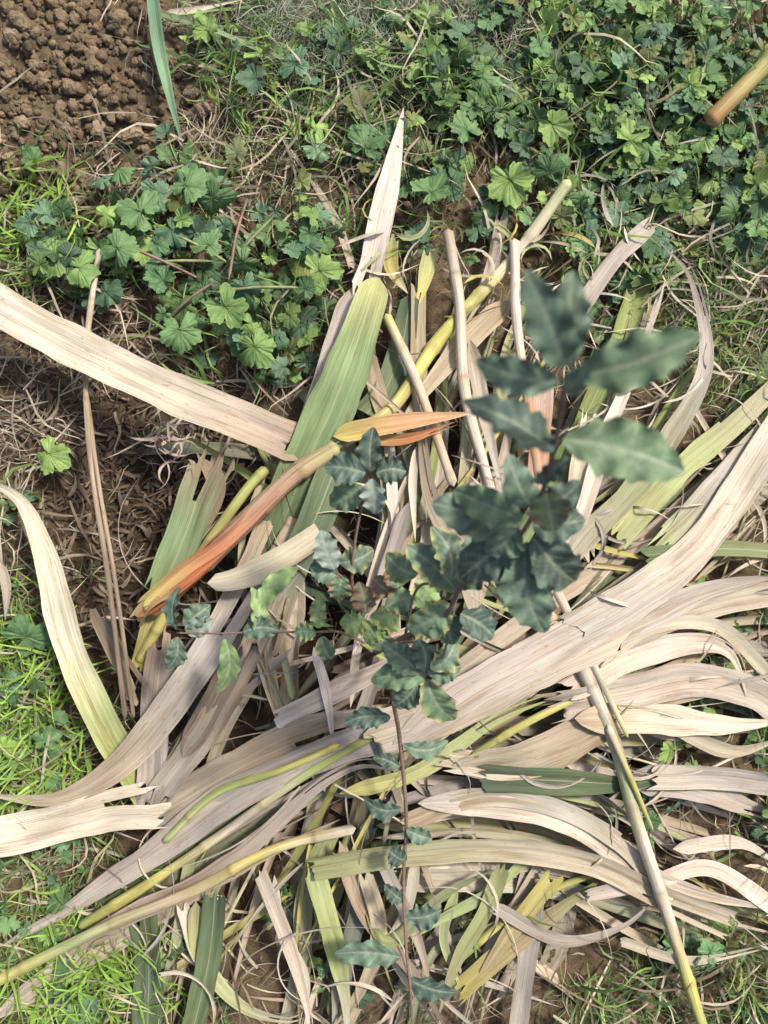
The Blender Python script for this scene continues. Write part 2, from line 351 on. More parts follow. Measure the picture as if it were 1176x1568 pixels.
def ww(px,py):
    w=.04*patch(px,py)+1.0*Gs(px,py,860,110,190,120)*(.1+.8*patch(px,py,.02))+.7*Gs(px,py,1030,230,120,110)*patch(px,py,.02)+.35*Gs(px,py,1000,420,100,70)+.9*Gs(px,py,60,1350,90,110)+.9*Gs(px,py,1110,1230,70,200)+.7*Gs(px,py,1090,1000,70,100)+.8*Gs(px,py,400,1470,130,90)+.15*Gs(px,py,440,130,80,60)+.3*Gs(px,py,760,280,110,60)+.35*Gs(px,py,40,970,50,50)+.3*outside(px,py)*patch(px,py,.006)
    return np.clip(w*(1-BARE(px,py))*(1-DUG(px,py))*(1-.5*inpoly(px,py)),0,1)
for q in sample(220,ww): rosette(q[0],q[1],random.randint(4,8),random.uniform(.025,.055),.013,.028)
for q in sample(95,lambda x,y:np.clip(1.0*Gs(x,y,870,120,200,110)+.7*Gs(x,y,1050,120,90,90)+.5*Gs(x,y,1000,300,130,80)+.3*Gs(x,y,750,280,90,50),0,1),0):
    rosette(q[0],q[1],random.randint(4,7),random.uniform(.02,.045),.012,.028,None,(.02,.055))
for q in [(210,320,11,.07),(330,330,12,.07),(130,400,10,.055),(400,400,14,.065),(300,420,12,.06),(430,510,20,.065),(290,500,7,.05),(480,390,12,.05),(170,440,10,.045),(400,540,10,.05),(460,350,9,.045),(440,130,8,.05),(360,110,4,.05),(450,560,9,.04),(250,360,11,.055),(370,460,12,.055),(200,400,8,.05),(290,290,8,.06),(100,370,5,.04)]:
    rosette(*q,.014,.031,None,(.02,.075))
for (x,y,a,s,ci,z) in [(780,275,-1.2,.036,5,.06),(560,225,1.2,.032,0,.05),(275,505,-1.6,.036,1,.08),(215,325,2.6,.036,1,.08),(285,285,1.0,.032,1,.08),(490,415,0,.028,5,.09),(390,530,-1.2,.034,3,.09),(85,395,3,.036,3,.07),(345,470,-1,.032,3,.08),(860,330,0,.026,3,.05),(660,295,.6,.034,1,.06),(40,975,.5,.04,0,.05),(740,120,0,.025,1,.05),(75,695,-.6,.03,5,.05),(120,410,0,.032,3,.07),(180,380,1,.03,1,.09),(965,215,.4,.028,5,.05),(50,245,2,.022,1,.03),(845,190,-.5,.028,5,.05),(715,200,2,.027,1,.05),(600,30,2,.022,1,.04),(320,375,1,.026,1,.08),(250,430,2.5,.026,0,.07)]:
    P=W(x,y,z);weedleaf(P,a,.1,random.gauss(0,.2),s*1.05,np.array(wc[ci])*1.15)
    C=P-np.array([math.cos(a)*.05,math.sin(a)*.05,0]);C[2]=gh(C[0],C[1]);tube(WA,[C,(C+P)/2+np.array([0,0,.01]),P],.0013,np.array([.27,.29,.14]),m=5,seg=.012,cap=False)
for (a,b) in [((200,410),(330,400)),((330,440),(190,375)),((250,500),(330,430)),((360,410),(270,360)),((340,430),(420,330)),((380,300),(350,430)),((320,450),(460,440))]:
    P1=W(*a,.04);P2w=W(*b,.08);tube(WA,[P1,(P1+P2w)/2+np.array([0,0,.015]),P2w],.0022,np.array(random.choice([(.36,.36,.18),(.30,.19,.15)])),m=6,seg=.012)
for k in range(NW):
    L=[i for j,i in enumerate(insts) if j%NW==k];n=len(L)
    az=np.array([i[1] for i in L]);ti=np.array([i[2] for i in L]);ro=np.array([i[3] for i in L])
    d=np.stack([np.cos(az)*np.cos(ti),np.sin(az)*np.cos(ti),-np.sin(ti)],-1);s=np.stack([-np.sin(az),np.cos(az),np.zeros(n)],-1);nn=np.cross(d,s)
    s2=s*np.cos(ro)[:,None]+nn*np.sin(ro)[:,None];n2=np.cross(d,s2);R=np.stack([d,s2,n2],-1)
    scatter(WA,WT[k][0],np.array([i[0] for i in L]),R,np.array([i[4] for i in L]),np.array([i[5] for i in L]),WT[k][1])
WA.build('broadleaf_weeds',M_weed)
# ---------- reeds
P_=(.62,.53,.42);P2=(.70,.615,.50);T_=(.48,.37,.26);B_=(.28,.21,.15);G_=(.19,.25,.12);G2=(.34,.39,.13);Y_=(.60,.53,.17);O_=(.58,.26,.11);GR=(.49,.44,.38);DG=(.12,.165,.10);LG=(.44,.47,.23)
def wp(pts,dz=0.0):
    out=[]
    for q in pts:
        z=mz(q[0],q[1])+dz+(q[2] if len(q)>2 else 0);out.append(W(q[0],q[1],z))
    return out
PILE=Acc()
def filler(n,dzr,lr,wr,cols,jit,acc=PILE,curv=.5,wav=1.0,twm=50):
    k=0
    while k<n:
        x=random.uniform(-20,1200);y=random.uniform(400,1600)
        if not inpoly(np.array([x]),np.array([y]))[0]: continue
        if Gs(x,y,440,990,60,60)>.5: continue
        a=math.atan2(y-990,x-600)+random.gauss(0,jit)
        if y>1050 and x>650: a=a*.6+random.gauss(0,.1)
        L=random.uniform(*lr);c=random.gauss(0,curv);pts=[];cx=x-math.cos(a)*L*.5;cy=y-math.sin(a)*L*.5;dz=random.uniform(*dzr)
        for i in range(6):
            pts.append((cx,cy,0 if i<5 else -.01));aa=a+c*(i/5-.5);cx+=math.cos(aa)*L/5;cy+=math.sin(aa)*L/5
        m=pts[-1];m0=pts[0]
        if (m[0]<180 and m[1]<1230) or (m[1]<430 and wr[1]>10) or (m[0]>900 and m[1]>1490): continue
        c1=random.choice(cols);c2=random.choice([c1,random.choice(cols)])
        tw=random.uniform(-twm,twm)
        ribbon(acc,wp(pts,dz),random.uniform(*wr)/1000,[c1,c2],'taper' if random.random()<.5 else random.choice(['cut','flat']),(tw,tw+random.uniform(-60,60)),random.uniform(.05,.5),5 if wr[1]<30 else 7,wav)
        k+=1
def bundle(pts,n,spread,wr,cols,dz,kinds=('taper','cut','flat'),twm=38):
    P=np.array([q[:2] for q in pts],float)
    T=unit(np.gradient(P,axis=0));Nn=np.stack([-T[:,1],T[:,0]],1)
    for i in range(n):
        o=random.gauss(0,spread);o2=o+random.gauss(0,spread*.6);sh=random.uniform(-60,60);tt=np.linspace(0,1,len(P))
        off=o+(o2-o)*tt+random.gauss(0,spread*.3)*np.sin(tt*5+random.random()*6)
        Q=P+Nn*off[:,None]+T*sh
        w=wr[0]+(wr[1]-wr[0])*random.random()**1.4
        ribbon(PILE,wp([tuple(q) for q in Q],random.uniform(*dz)),w/1000,[random.choice(cols),random.choice(cols)],random.choice(kinds),(random.uniform(-twm,twm),random.uniform(-twm,twm)),random.uniform(.05,.5),7,.7)
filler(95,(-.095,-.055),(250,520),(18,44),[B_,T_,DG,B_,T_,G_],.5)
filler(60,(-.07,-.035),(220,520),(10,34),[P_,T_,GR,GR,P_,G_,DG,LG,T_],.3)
filler(35,(-.02,.0),(200,480),(5,14),[P_,P2,P_,GR,T_,Y_,LG,G2],.3)
filler(65,(-.03,.01),(90,330),(2,7),[P_,P2,T_,GR],.8,curv=1.4,twm=90,wav=1.6)
pal=[P_,P2,P_,GR,T_,P2,LG,T_];dz=(-.055,.002)
BD=[([(640,1150),(780,1050),(900,965),(1040,870),(1200,730)],13,30),([(850,1040),(950,1010),(1080,980),(1200,960)],10,30),([(860,1100),(960,1095),(1080,1095),(1200,1120)],9,28),
([(620,1210),(760,1205),(900,1230),(1050,1290),(1200,1340)],10,34),([(10,1490),(150,1420),(300,1320),(440,1230),(580,1150)],9,24),([(560,1340),(750,1330),(900,1350),(1050,1400),(1200,1440)],8,30),
([(690,900),(700,780),(720,620),(760,450)],9,38),([(800,900),(870,760),(930,620),(980,470)],8,32),([(880,960),(980,840),(1080,740),(1200,580)],10,32),
([(560,1290),(540,1400),(510,1500),(480,1620)],9,42),([(320,1370),(290,1480),(250,1620)],6,40),([(780,1340),(740,1430),(690,1500),(640,1620)],9,48),([(600,860),(620,740),(600,600),(590,500)],7,34),
([(470,1120),(430,1000),(420,880),(450,760)],5,40),([(250,1220),(300,1120),(380,1000)],6,34)]
for pt,n,sp in BD: bundle(pt,n,sp,(6,36),pal+([G_,DG,G2,LG] if pt[0][1]>1280 or pt[0][1]<1000 else [G2] if pt[0][1]>1200 else []),dz)
def leaf(pts,w,cols,kind='taper',dz=0.0,tw=(0,0),fold=.22,acc=None,wav=.8,curl=0):
    ribbon(acc or PILE,wp(pts,dz),w/1000,cols if isinstance(cols,list) else [cols],kind,tw,fold,11 if w>30 else 7,wav,curl)
R=[
([(600,1145),(720,1060),(860,985),(960,930),(1060,860),(1200,700)],52,[P_,P2,P_]),
([(560,1130),(700,1080),(850,1000),(930,950)],62,[P_,GR,P_]),
([(880,960),(980,900),(1080,820),(1200,640)],44,[GR,P_,P2]),
([(860,1000),(980,950),(1080,905),(1200,880)],40,[P_,P2,P_]),
([(850,1010),(960,975),(1080,930),(1200,905)],34,[GR,P_]),
([(870,1060),(960,1010),(1060,985),(1120,1000),(1150,1060)],42,[P_,P2,P_]),
([(850,1080),(960,1060),(1060,1040),(1150,1060),(1200,1090)],48,[P_,P2]),
([(880,1100),(1000,1100),(1110,1110),(1200,1105)],44,[T_,P_,P2]),
([(690,1175),(800,1160),(900,1120),(1000,1080),(1110,1060)],52,[P_,T_,P2]),
([(690,1165),(820,1170),(940,1110),(1010,1070)],42,[P2,T_,P_]),
([(960,1190),(1060,1200),(1130,1230),(1200,1250)],44,[GR,P_]),
([(1000,1190),(1100,1190),(1180,1200)],34,[P_,GR]),
([(640,1230),(760,1230),(880,1260),(980,1330),(1080,1370),(1200,1395)],38,[GR,P_,P_]),
([(480,1330),(600,1310),(760,1300),(900,1320),(1010,1370),(1120,1410)],34,[LG,P_,P_]),
([(620,1260),(740,1220),(860,1240),(960,1300),(1030,1370)],26,[T_,GR,P_]),
([(900,1370),(1000,1350),(1090,1330),(1200,1400)],24,[P_,P2]),
([(760,1390),(860,1440),(950,1420),(1000,1380)],22,[P_,P_]),
([(840,900),(900,820),(960,760),(1020,680),(1080,560),(1060,430),(1010,370)],32,[P_,LG,P2,P_]),
([(950,820),(1040,720),(1120,650),(1200,560)],36,[LG,LG,P_]),
([(860,870),(900,760),(930,660),(960,590),(1000,480),(1010,430)],26,[P_,P2,P_]),
([(890,470),(940,400),(1000,340)],26,[P_,P2]),
([(990,850),(1100,840),(1200,845)],24,[G_,LG]),
([(1010,830),(1080,760),(1200,610)],38,[LG,GR,LG]),
([(1030,1300),(1130,1290),(1200,1330)],20,[P_]),
([(950,1440),(1060,1470),(1200,1440)],18,[P_]),
([(740,1190),(850,1195),(960,1200),(1030,1190)],44,[DG,G_,DG]),
([(920,1010),(1000,960),(1100,960),(1176,1030)],20,[P2]),
([(1040,1120),(1120,1150),(1200,1130)],24,[P_]),
([(930,1050),(1020,1120),(1150,1110)],26,[T_,P_]),
([(1060,620),(1120,720),(1170,800),(1160,900)],10,[P_]),
]
for i,(pt,w,c) in enumerate(R): leaf(pt,w,c,random.choice(['taper','cut','flat']) if i>0 else 'taper',random.uniform(.012,.032),(random.uniform(-22,22),random.uniform(-22,22)),random.uniform(.1,.3),wav=.5)
B=[
([(240,1250),(380,1170),(500,1120),(600,1105)],60,[P_,T_,P_],'flat'),
([(0,1450),(120,1380),(240,1300),(360,1215),(500,1150),(620,1110)],48,[P2,P_,GR],'point'),
([(-10,1560),(100,1480),(220,1410),(360,1330),(520,1255)],40,[P2,P_,P_],'taper'),
([(80,1470),(200,1400),(340,1330),(520,1180),(620,1170)],32,[T_,P_],'taper'),
([(230,1240),(235,1160),(240,1060),(250,980)],42,[P_,GR,T_],'flat'),
([(280,1160),(330,1070),(400,940),(450,870)],36,[T_,B_,P_],'taper'),
([(240,1220),(320,1110),(400,960),(430,860)],40,[GR,T_,P_],'flat'),
([(430,1100),(510,1060),(600,1015),(680,960)],34,[P2,T_],'cut'),
([(220,1400),(228,1480),(225,1600)],44,[G_,DG,G_],'flat'),
([(330,1370),(320,1470),(290,1600)],36,[DG,G_],'flat'),
([(480,1330),(500,1400),(520,1480),(540,1600)],34,[LG,G2,P_],'cut'),
([(400,1340),(440,1440),(470,1540),(480,1600)],24,[P_,P2],'cut'),
([(560,1340),(580,1420),(560,1500),(500,1600)],26,[P_,T_],'cut'),
([(280,1390),(310,1470),(370,1540),(440,1560),(480,1540)],24,[P2,LG,P_],'cut'),
([(300,1380),(300,1440),(320,1520)],20,[LG,Y_],'taper'),
([(770,1330),(740,1400),(700,1470),(670,1560)],26,[LG,LG,T_],'cut'),
([(800,1320),(740,1370),(650,1420),(560,1480)],22,[LG,(.36,.48,.26)],'cut'),
([(820,1370),(810,1450),(790,1600)],28,[GR,P_],'flat'),
([(700,1520),(780,1450),(860,1390),(930,1340)],34,[Y_,T_,G2],'cut'),
([(520,1300),(560,1400),(640,1500),(690,1590)],26,[T_,B_],'cut'),
([(640,1300),(620,1400),(560,1500),(520,1580)],16,[P2,P_],'taper'),
([(700,1360),(680,1440),(720,1540)],14,[LG],'taper'),
([(420,1340),(430,1420),(470,1500),(460,1580)],14,[P2],'taper'),
([(850,1340),(780,1430),(720,1520)],30,[Y_,T_],'cut'),
([(590,1330),(640,1440),(660,1520)],20,[GR,T_],'cut'),
([(560,1400),(600,1440),(680,1370),(760,1330)],18,[G2,LG,G_],'taper'),
([(520,1215),(640,1180),(760,1100),(850,1060)],24,[Y_,LG,G2],'taper'),
([(480,990),(500,1060),(512,1155)],14,[P2],'taper'),
([(625,770),(600,850),(570,930),(545,1000)],20,[GR,P_],'taper'),
([(540,440),(500,560),(455,650)],30,[P_,GR],'taper'),
([(630,450),(610,550),(570,640)],40,[DG,G_],'round'),
([(640,440),(640,560),(650,700),(660,800)],30,[T_,GR],'cut'),
([(690,760),(730,850),(760,900)],24,[P_],'taper'),
([(520,700),(480,800),(430,900),(400,1000)],50,[G_,DG,T_],'flat'),
([(640,680),(632,740),(636,830)],12,[P2],'taper'),
([(780,460),(700,540),(610,650)],36,[T_,P_],'taper'),
([(770,330),(750,420),(700,520)],22,[P_,P2],'cut'),
([(540,410),(515,340),(480,280),(450,230)],16,[P_,B_],'cut'),
([(250,900),(290,800),(320,700)],52,[G_,G_,B_],'flat'),
([(320,700),(330,760),(270,860)],30,[B_],'flat'),
([(150,940),(180,1000),(220,1060)],30,[B_,T_],'flat'),
([(210,1020),(250,900),(330,790)],24,[Y_,T_],'cut'),
([(0,860),(10,900),(8,950)],14,[P_],'taper'),
([(830,580),(825,680),(820,760)],34,[P2,O_,P_],'flat'),
([(900,640),(880,760),(900,850)],24,[P2,P_],'flat'),
([(560,530),(590,650),(600,720)],24,[T_,P_],'taper'),
([(720,520),(740,620),(770,760)],22,[P_,P2],'taper'),
([(840,780),(900,830),(1025,865)],10,[Y_],'taper'),
([(730,950),(710,860),(660,760),(640,640)],28,[P_,T_],'taper'),
([(910,840),(880,780),(900,700),(925,640)],28,[P_,P2],'taper'),
([(600,360),(600,410),(625,450)],26,[LG,Y_,P_],'cut'),
([(660,380),(650,430),(640,470)],26,[LG,Y_],'cut'),
([(590,330),(560,400),(530,420)],12,[Y_,P_],'taper'),
]
for (pt,w,c,k) in B: leaf(pt,w,c,k,random.uniform(.004,.022),(random.uniform(-25,25),random.uniform(-25,25)),random.uniform(.1,.3),wav=.6)
filler(55,(.012,.035),(80,260),(2,6),[P_,P2,P2,GR],.9,curv=1.7,twm=90,wav=2)
for i in range(42):
    x=random.uniform(880,1190);y=random.uniform(560,1450);a=random.uniform(-.8,.9);pts=[];c=random.gauss(0,1.5)
    for j in range(6): pts.append((x,y,random.uniform(-.01,.02)));x+=math.cos(a)*28;y+=math.sin(a)*28;a+=c/5
    leaf(pts,random.uniform(2,7),random.choice([P_,P2]),dz=.02,tw=(random.uniform(-80,80),random.uniform(-80,80)),wav=2)
for i in range(30):
    x=random.uniform(560,1000);y=random.uniform(330,480);a=random.uniform(0,6.28);pts=[];c=random.gauss(0,2)
    for j in range(6): pts.append((x,y,random.uniform(0,.03)));x+=math.cos(a)*18;y+=math.sin(a)*18;a+=c/5
    leaf(pts,random.uniform(2,8),random.choice([P_,P2,LG,Y_]),dz=.01,tw=(random.uniform(-80,80),60),wav=2)
for i in range(18):
    x=random.uniform(235,300);y=random.uniform(660,720);a=random.uniform(0,6.28);pts=[];c=random.gauss(0,4)
    for j in range(6): pts.append((x,y,.02+random.uniform(-.01,.02)));x+=math.cos(a)*12;y+=math.sin(a)*12;a+=c/5
    leaf(pts,random.uniform(2,5),(.6,.47,.41),dz=.02,tw=(0,60),wav=2)
PILE.build('dry_reed_leaf_pile',M_reed)
BR0=(.95,1.02)
def hero(name,*a,**k):
    A=Acc();leaf(*a,acc=A,**k);A.build(name,M_reed)
hero('dry_reed_leaf',[(-60,430,.09),(40,492,.09),(150,548,.085),(260,600,.07),(360,640,.06),(452,680,.03)],56,[P2,P2,P_,(.38,.28,.22)],kind='flat',tw=(-8,6),fold=.12,wav=.35)
hero('dry_reed_leaf.001',[(-40,730,.05),(30,765,.05),(70,850,.05),(105,980,.04),(160,1110,.03),(225,1215,.0)],44,[P_,P2,P2,LG,G2],kind='point',tw=(-10,15),fold=.2,wav=.6)
hero('dry_reed_leaf.002',[(-60,1290,.05),(30,1275,.05),(130,1250,.05),(240,1222,.03)],56,[P2,P2,P_],kind='flat',tw=(0,10),fold=.12,wav=.4)
hero('dry_reed_leaf.003',[(-20,1218,.03),(90,1222,.04),(190,1165,.05),(290,1040,.04),(370,910,.02),(430,780,.0)],46,[P_,T_,GR,T_],kind='point',tw=(20,-5,10),fold=.2)
hero('green_reed_leaf',[(578,425,.04),(548,520,.045),(510,620,.04),(465,720,.02),(410,860,-.01)],66,[(.48,.46,.2),(.25,.33,.15),(.22,.30,.14),G_,DG],kind='round',tw=(5,-5),fold=.18,wav=.4)
hero('dry_reed_leaf.004',[(618,165,.03),(600,260,.03),(580,350,.03),(560,450,.01)],34,[P2,P2,P_],kind='point',tw=(0,10),fold=.2,wav=.5)
hero('dry_reed_leaf.006',[(318,893,.06),(360,886,.065),(420,862,.06),(492,818,.04)],34,[P2,P_,P_],kind='round',tw=(10,-10),fold=.1,wav=.4,curl=-.4)
hero('orange_reed_sheath',[(510,668,.04),(600,650,.05),(725,632,.045)],28,[Y_,(.60,.34,.20),(.6,.38,.24)],kind='taper',tw=(10,-10),fold=.5)
hero('orange_reed_sheath.001',[(540,672,.03),(620,672,.04),(700,645,.04)],16,[Y_,O_,O_],kind='taper',tw=(10,-30),fold=.5)
hero('green_reed_leaf.001',[(232,-30,.06),(242,60,.05),(258,140,.04),(282,230,0)],21,[(.2,.34,.19),(.22,.36,.2)],kind='cut',tw=(0,20),fold=.3,wav=.4)
hero('green_reed_leaf.002',[(225,15,.03),(310,40,.03),(420,85,.03),(540,125,0)],9,[(.26,.36,.2)],kind='taper',tw=(0,20),fold=.3)
hero('dry_reed_leaf.005',[(250,20,.03),(300,15,.03),(370,0,.03)],9,[P2],kind='taper')
def cane(name,pts,r,cols,nodes=.12,dz=.0,taper=.85):
    A=Acc();tube(A,wp(pts,dz),r/1000*.82,cols,nodes,14,taper);A.build(name,M_cane)
BR=(.44,.24,.16)
A=Acc()
tube(A,wp([(225,935,.03),(300,870,.035),(390,785,.035),(450,728,.035),(520,682,.03)]),.0165,[(.5,.3,.12),(.62,.25,.11),BR,(.46,.28,.20),(.38,.36,.17)],.085,16,.72)
for (pp,w,cs,tw_) in [([(218,925,.05),(280,872,.055),(350,822,.055),(420,755,.05)],20,[Y_,(.62,.26,.12),(.5,.28,.18)],(-30,-10)),([(212,945,.04),(270,905,.05),(340,850,.05),(400,790,.045)],18,[(.62,.24,.10),(.60,.2,.09),(.46,.26,.18)],(30,50)),([(212,950,.03),(232,925,.05),(262,905,.05)],24,[(.62,.48,.24),(.5,.3,.14)],(10,20)),([(300,850,.055),(370,790,.06),(450,715,.055),(520,670,.04)],14,[(.55,.33,.24),(.52,.36,.26),(.42,.4,.2)],(-50,-20))]:
    ribbon(A,wp(pp),w/1000,cs,'flat' if w>18 else 'taper',tw_,.5,7,.9)
A.build('reed_stalk',M_cane)
cane('reed_stalk.001',[(212,1015,.0),(285,885,.01),(370,760,.01),(410,715,0)],10,[Y_,(.5,.45,.15),G2],.14,.01)
cane('reed_stalk.002',[(520,680),(600,625),(680,510),(790,390),(873,275,.03)],12,[T_,Y_,(.6,.6,.14),P_,LG],.13,.016)
cane('reed_stalk.003',[(590,480,.02),(640,590,.02),(695,745,.01)],9,[Y_,P2,(.62,.4,.25),P_],.15,.01)
cane('reed_stalk.004',[(685,350,.04),(704,470,.03),(712,600,.02),(755,760,.0)],10,[T_,P_,P2,P2],.17,.0)
cane('reed_stalk.005',[(788,365,.03),(792,500,.03),(812,640,.02),(832,790,.0)],9,[P2,P2,O_,P_],.18,.0)
cane('reed_stalk.006',[(780,870,-.02),(870,985,.02),(935,1120,.03),(972,1250,.04),(1012,1370,.04),(1050,1490,.02),(1085,1600,.02)],12,[P_,T_,P2,LG,P2,P_,Y_,G2],.16,.0)
cane('reed_stalk.007',[(850,900),(905,1010,.02),(962,1130,.04)],8,[P_,P2,(.6,.58,.25)],.2,.01,.5)
cane('reed_stalk.008',[(930,1110,.04),(965,1190,.05),(1000,1272,.05)],7,[P2,Y_,(.6,.6,.25)],.2,.0,.4)
cane('reed_stalk.009',[(-20,1510,.03),(150,1425,.03),(300,1362,.02),(420,1300,.01),(545,1268,0)],10,[Y_,LG,T_,Y_,P2],.15,.005)
cane('reed_stalk.010',[(120,1420),(240,1345),(350,1270),(470,1185),(620,1100),(780,1010)],9,[G2,Y_,P_,G2,(.36,.33,.14),G2],.16,.014)
cane('reed_stalk.011',[(1082,190,.03),(1130,142,.04),(1200,70,.05)],15,[(.40,.22,.09),(.46,.37,.14),(.34,.38,.13)],.3,.01,1.1)
cane('reed_stalk.012',[(690,1480,.0),(760,1420),(830,1370),(930,1330)],7,[G2,Y_,G2],.14,.0)
cane('reed_stalk.013',[(720,1160),(800,1110),(880,1070)],7,[G2,Y_],.14,.02)
cane('dry_weed_stem',[(152,380,.0),(132,540,.02),(138,700,.03),(165,880,.03),(192,1100,.0)],5,[P_,T_,B_,B_],.2,.03)
cane('dry_weed_stem.001',[(128,560,.0),(148,720,.02),(178,900,.03),(205,1100,.0)],4,[T_,B_],.2,.03)
cane('reed_stalk.014',[(250,1290),(330,1215),(430,1180),(520,1140)],7,[LG,G2,Y_],.14,.02)
# ---------- holm oak sapling
root=bpy.data.objects.new('holm_oak_sapling',None);bpy.context.scene.collection.objects.link(root)
OA=Acc()
def oakleaf(b,t,zb,zt,w,col,edge=None,roll=0.0):
    B0=W(b[0],b[1],zb);T0=W(t[0],t[1],zt);d=T0-B0;L=np.linalg.norm(d);d=d/L
    s=unit(np.cross([0,0,1.0],d));n=np.cross(d,s)
    s,n=s*math.cos(roll)+n*math.sin(roll),n*math.cos(roll)-s*math.sin(roll)
    wid=w/1000*(H-(zb+zt)/2)/H*.95
    nt,nv=56,15;tt=np.linspace(0,1,nt);v=np.linspace(-1,1,nv);sd=random.random()*50
    pr=np.sin(np.pi*tt**random.uniform(.82,1.0))**.7
    nz=random.choice([5,5.6,6.4]);r0=random.random()
    def edgef(ph):
        u=tt*nz+ph+.25*np.sin(tt*7+sd+ph*9);a=u%1
        tooth=.5-.5*np.cos(2*np.pi*a**1.25)
        amp=.12+.34*vn(np.floor(u)*1.7+sd,sd+ph)
        return tooth*amp
    k=np.clip((tt-.1)/.15,0,1)*np.clip((1.0-tt)/.1,0,1)
    hwl=wid/2*(pr*(.90+.6*edgef(r0)*k))+.0006;hwr=wid/2*(pr*(.90+.6*edgef(r0+.4)*k))+.0006
    hw=np.where(v[None]<0,hwl[:,None],hwr[:,None])
    wave=.26*np.sin(tt[:,None]*2*np.pi*nz*.6+np.where(v[None]<0,0,1.9)+sd)*np.abs(v[None])**2.2
    zc=hw*(random.uniform(.05,.4)*np.abs(v)[None]+wave)
    bendz=-L*random.uniform(-.05,.30)*(tt**2)[:,None]+L*.05*np.sin(tt*3.14)[:,None]
    bends=L*random.gauss(0,.07)*np.sin(tt*3.14)[:,None,None]
    vein=.09*np.sin((tt[:,None]*13-np.abs(v)[None]*3)*np.pi)*np.abs(v)[None]*(1-np.abs(v)[None])
    V=B0+d*(tt*L)[:,None,None]+s*((hw*v[None])[...,None]+bends)+n*(zc+bendz+vein*hw)[...,None]
    c=np.array(col)[None,None]*(.75+.5*vn(tt[:,None]*5+sd,v[None]*2+sd))[...,None]*random.uniform(.85,1.3)
    rib=np.exp(-(v/.09)**2)[None,:,None];c=c*(1-rib*.65)+np.array([.34,.38,.27])*rib*.65
    sv=np.clip(np.cos((tt[:,None]*13-np.abs(v)[None]*3)*np.pi)*4-3,0,1)[...,None]*.36;c=c*(1-sv)+np.array([.29,.34,.25])*sv
    if edge is not None:
        e=(np.clip(np.abs(v)-.55,0,1)/.45)[None,:,None]*np.clip(1.7*vn(tt*9+sd,sd)-.3,0,1)[:,None,None];c=c*(1-e)+np.array(edge)*e
    OA.add(V.reshape(-1,3),gridf(nt,nv),c.reshape(-1,3),(0,0,0))
D=(.105,.160,.110);D2=(.078,.118,.092);M1=(.14,.215,.12);L1=(.21,.31,.12);YE=(.46,.44,.14);PU=(.34,.15,.10);SH=(.26,.31,.26);BN=(.18,.15,.09)
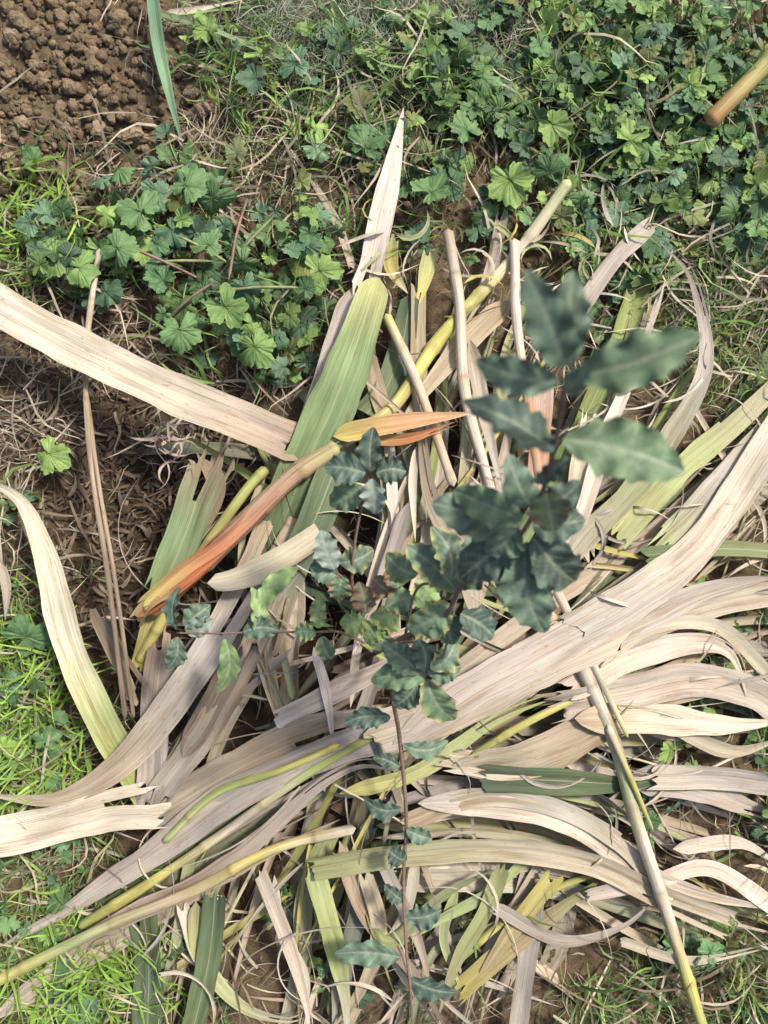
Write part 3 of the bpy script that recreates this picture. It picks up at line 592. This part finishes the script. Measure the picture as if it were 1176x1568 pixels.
LV=[
((866,562),(812,428),.80,.84,74,D),((872,560),(878,418),.80,.82,64,D),((880,577),(1072,512),.80,.83,84,M1),((856,586),(726,552),.79,.78,60,D),
((848,690),(724,602),.74,.75,66,D2),((862,672),(1048,722),.74,.75,100,M1),((866,600),(900,560),.79,.82,36,D),
((795,808),(662,770),.62,.62,84,D),((800,795),(690,752),.64,.63,60,M1),((792,820),(702,892),.60,.57,74,D2),((805,830),(832,966),.60,.56,84,D),((815,822),(895,908),.61,.58,76,D2),
((822,782),(886,738),.66,.68,52,D2),((812,775),(786,702),.66,.68,54,D),((815,805),(900,800),.63,.63,62,D2),((835,755),(846,812),.68,.69,66,(.15,.21,.10),PU),((790,800),(742,850),.61,.60,60,D),((812,842),(775,900),.58,.55,60,D2),((820,740),(870,700),.7,.71,34,D),
((700,905),(622,835),.46,.46,56,D,YE),((690,925),(625,965),.44,.42,60,M1,YE),((700,900),(750,862),.48,.48,56,D),((690,890),(662,806),.48,.48,54,D,YE),((705,940),(755,975),.45,.43,52,D2),((680,930),(695,990),.43,.42,44,D),((720,890),(720,820),.5,.51,52,D),((640,880),(590,850),.42,.42,50,M1,YE),
((568,722),(572,654),.40,.41,40,D2),((560,724),(496,716),.40,.40,50,D2),((570,733),(572,790),.40,.39,40,SH),((576,725),(622,722),.40,.40,44,D2),((556,745),(502,778),.38,.37,48,M1),
((512,872),(492,812),.34,.35,42,SH),((520,862),(572,842),.34,.34,44,D,YE),((516,880),(474,866),.33,.33,36,D),((525,880),(520,925),.33,.32,38,M1,PU),
((560,950),(520,955),.30,.30,44,L1,YE),((565,945),(612,965),.30,.30,46,L1,YE),((560,940),(550,890),.31,.32,40,BN,PU),((575,955),(580,1000),.30,.29,42,M1,YE),((590,930),(640,915),.33,.33,44,M1,PU),((610,900),(600,860),.35,.35,44,D,PU),((600,910),(570,885),.33,.33,40,BN,PU),((640,930),(660,880),.36,.37,44,L1,YE),((630,960),(670,970),.34,.34,42,BN,YE),((590,960),(560,985),.3,.3,40,L1,YE),
((484,970),(450,972),.26,.26,32,M1,YE),((488,962),(490,912),.26,.27,28,L1,PU),((492,975),(508,1010),.26,.25,30,M1,YE),
((272,965),(264,902),.22,.23,30,D2),((282,958),(320,928),.22,.22,36,D),((284,966),(326,950),.22,.22,34,SH),((272,975),(254,1028),.22,.22,32,D),((345,978),(332,1062),.22,.22,34,L1),((392,966),(388,900),.23,.24,30,L1),((394,935),(456,868),.23,.24,32,L1),((372,968),(430,966),.23,.23,36,D),
((652,1038),(568,1042),.34,.33,46,M1),((652,1040),(698,1112),.34,.32,52,M1,YE),((655,1030),(706,1020),.35,.35,40,D),((645,1030),(585,985),.34,.34,46,D),((650,1028),(640,978),.35,.36,44,D2),((598,1098),(528,1106),.27,.26,36,D2),((640,1045),(600,1085),.33,.32,40,D),((660,1025),(700,985),.36,.36,42,D,YE),
((616,1140),(690,1138),.22,.21,28,D),((612,1175),(572,1160),.2,.2,22,D2),((614,1238),(556,1228),.18,.18,34,D2),((622,1270),(662,1285),.17,.17,28,D),((622,1318),(596,1302),.16,.16,36,D2),((622,1405),(676,1392),.15,.15,42,D2),((614,1466),(512,1464),.14,.14,42,D),((626,1500),(700,1528),.14,.14,40,D2),((620,1380),(588,1360),.15,.15,26,D),
]
for q in LV: oakleaf(q[0],q[1],q[2],q[3],q[4],q[5],q[6] if len(q)>6 else None,random.gauss(0,.25))
OA.build('leaves',M_oak,True,root)
SA=Acc();bc=(.24,.165,.125);bg=(.26,.26,.18)
def tw(pts,r,c=bc,tp=.8): tube(SA,[W(*q) for q in pts],r,np.array(c),0,8,tp,.006)
tw([(545,1010,-.03),(575,1000,.12),(620,975,.3),(680,945,.43),(705,900,.48),(760,850,.56),(800,815,.61),(830,755,.68),(852,670,.745),(868,572,.80)],.0038,bc,.42)
tw([(575,1000,.12),(560,960,.25),(540,900,.32),(545,820,.36),(565,732,.40)],.0026,bc,.5)
tw([(560,985,.16),(520,968,.23),(480,968,.255),(400,968,.23),(330,970,.225),(270,969,.22)],.0018,bc,.6)
tw([(590,990,.2),(640,985,.28),(655,1035,.335)],.002,bc,.7)
tw([(700,905,.47),(680,1000,.38),(665,1010,.36),(652,1036,.34)],.0018,bg,.7)
tw([(598,1000,.2),(600,1060,.26),(612,1130,.22),(622,1250,.17),(618,1350,.155),(622,1450,.145),(628,1510,.14),(632,1590,.12)],.0030,bc,.6)
tw([(540,900,.32),(515,875,.335)],.0014);tw([(575,1000,.15),(570,950,.29)],.002);tw([(620,975,.3),(640,900,.4),(690,900,.46)],.0018)
SA.build('stem',M_bark,True,root)
# ---------- camera, light
cd=bpy.data.cameras.new('camera');cam=bpy.data.objects.new('camera',cd);bpy.context.scene.collection.objects.link(cam)
cam.location=(0,0,H);cam.rotation_euler=(0,0,0);cd.sensor_fit='AUTO';cd.sensor_width=36;cd.lens=18*H/.784;cd.clip_start=.02;cd.clip_end=500
cd.dof.use_dof=True;cd.dof.focus_distance=H-.14;cd.dof.aperture_fstop=5.6
bpy.context.scene.camera=cam
el=math.radians(52);sx,sy=.75,.66
wd=bpy.data.worlds.new('World');bpy.context.scene.world=wd;wd.use_nodes=True;nt=wd.node_tree
sk=nt.nodes.new('ShaderNodeTexSky');sk.sky_type='NISHITA';sk.sun_disc=False;sk.sun_elevation=el;sk.sun_rotation=math.atan2(sx,sy);sk.dust_density=4
bg=nt.nodes['Background'];nt.links.new(sk.outputs[0],bg.inputs[0]);bg.inputs[1].default_value=.15
ld=bpy.data.lights.new('sun','SUN');ld.energy=4.3;ld.angle=math.radians(7);ld.color=(1,.95,.87)
lo=bpy.data.objects.new('sun',ld);bpy.context.scene.collection.objects.link(lo)
from mathutils import Vector
dv=Vector((sx*math.cos(el),sy*math.cos(el),math.sin(el)));lo.rotation_euler=dv.to_track_quat('Z','Y').to_euler();lo.location=(3,3,4)
vs=bpy.context.scene.view_settings;vs.view_transform='Standard';vs.look='None';vs.exposure=0
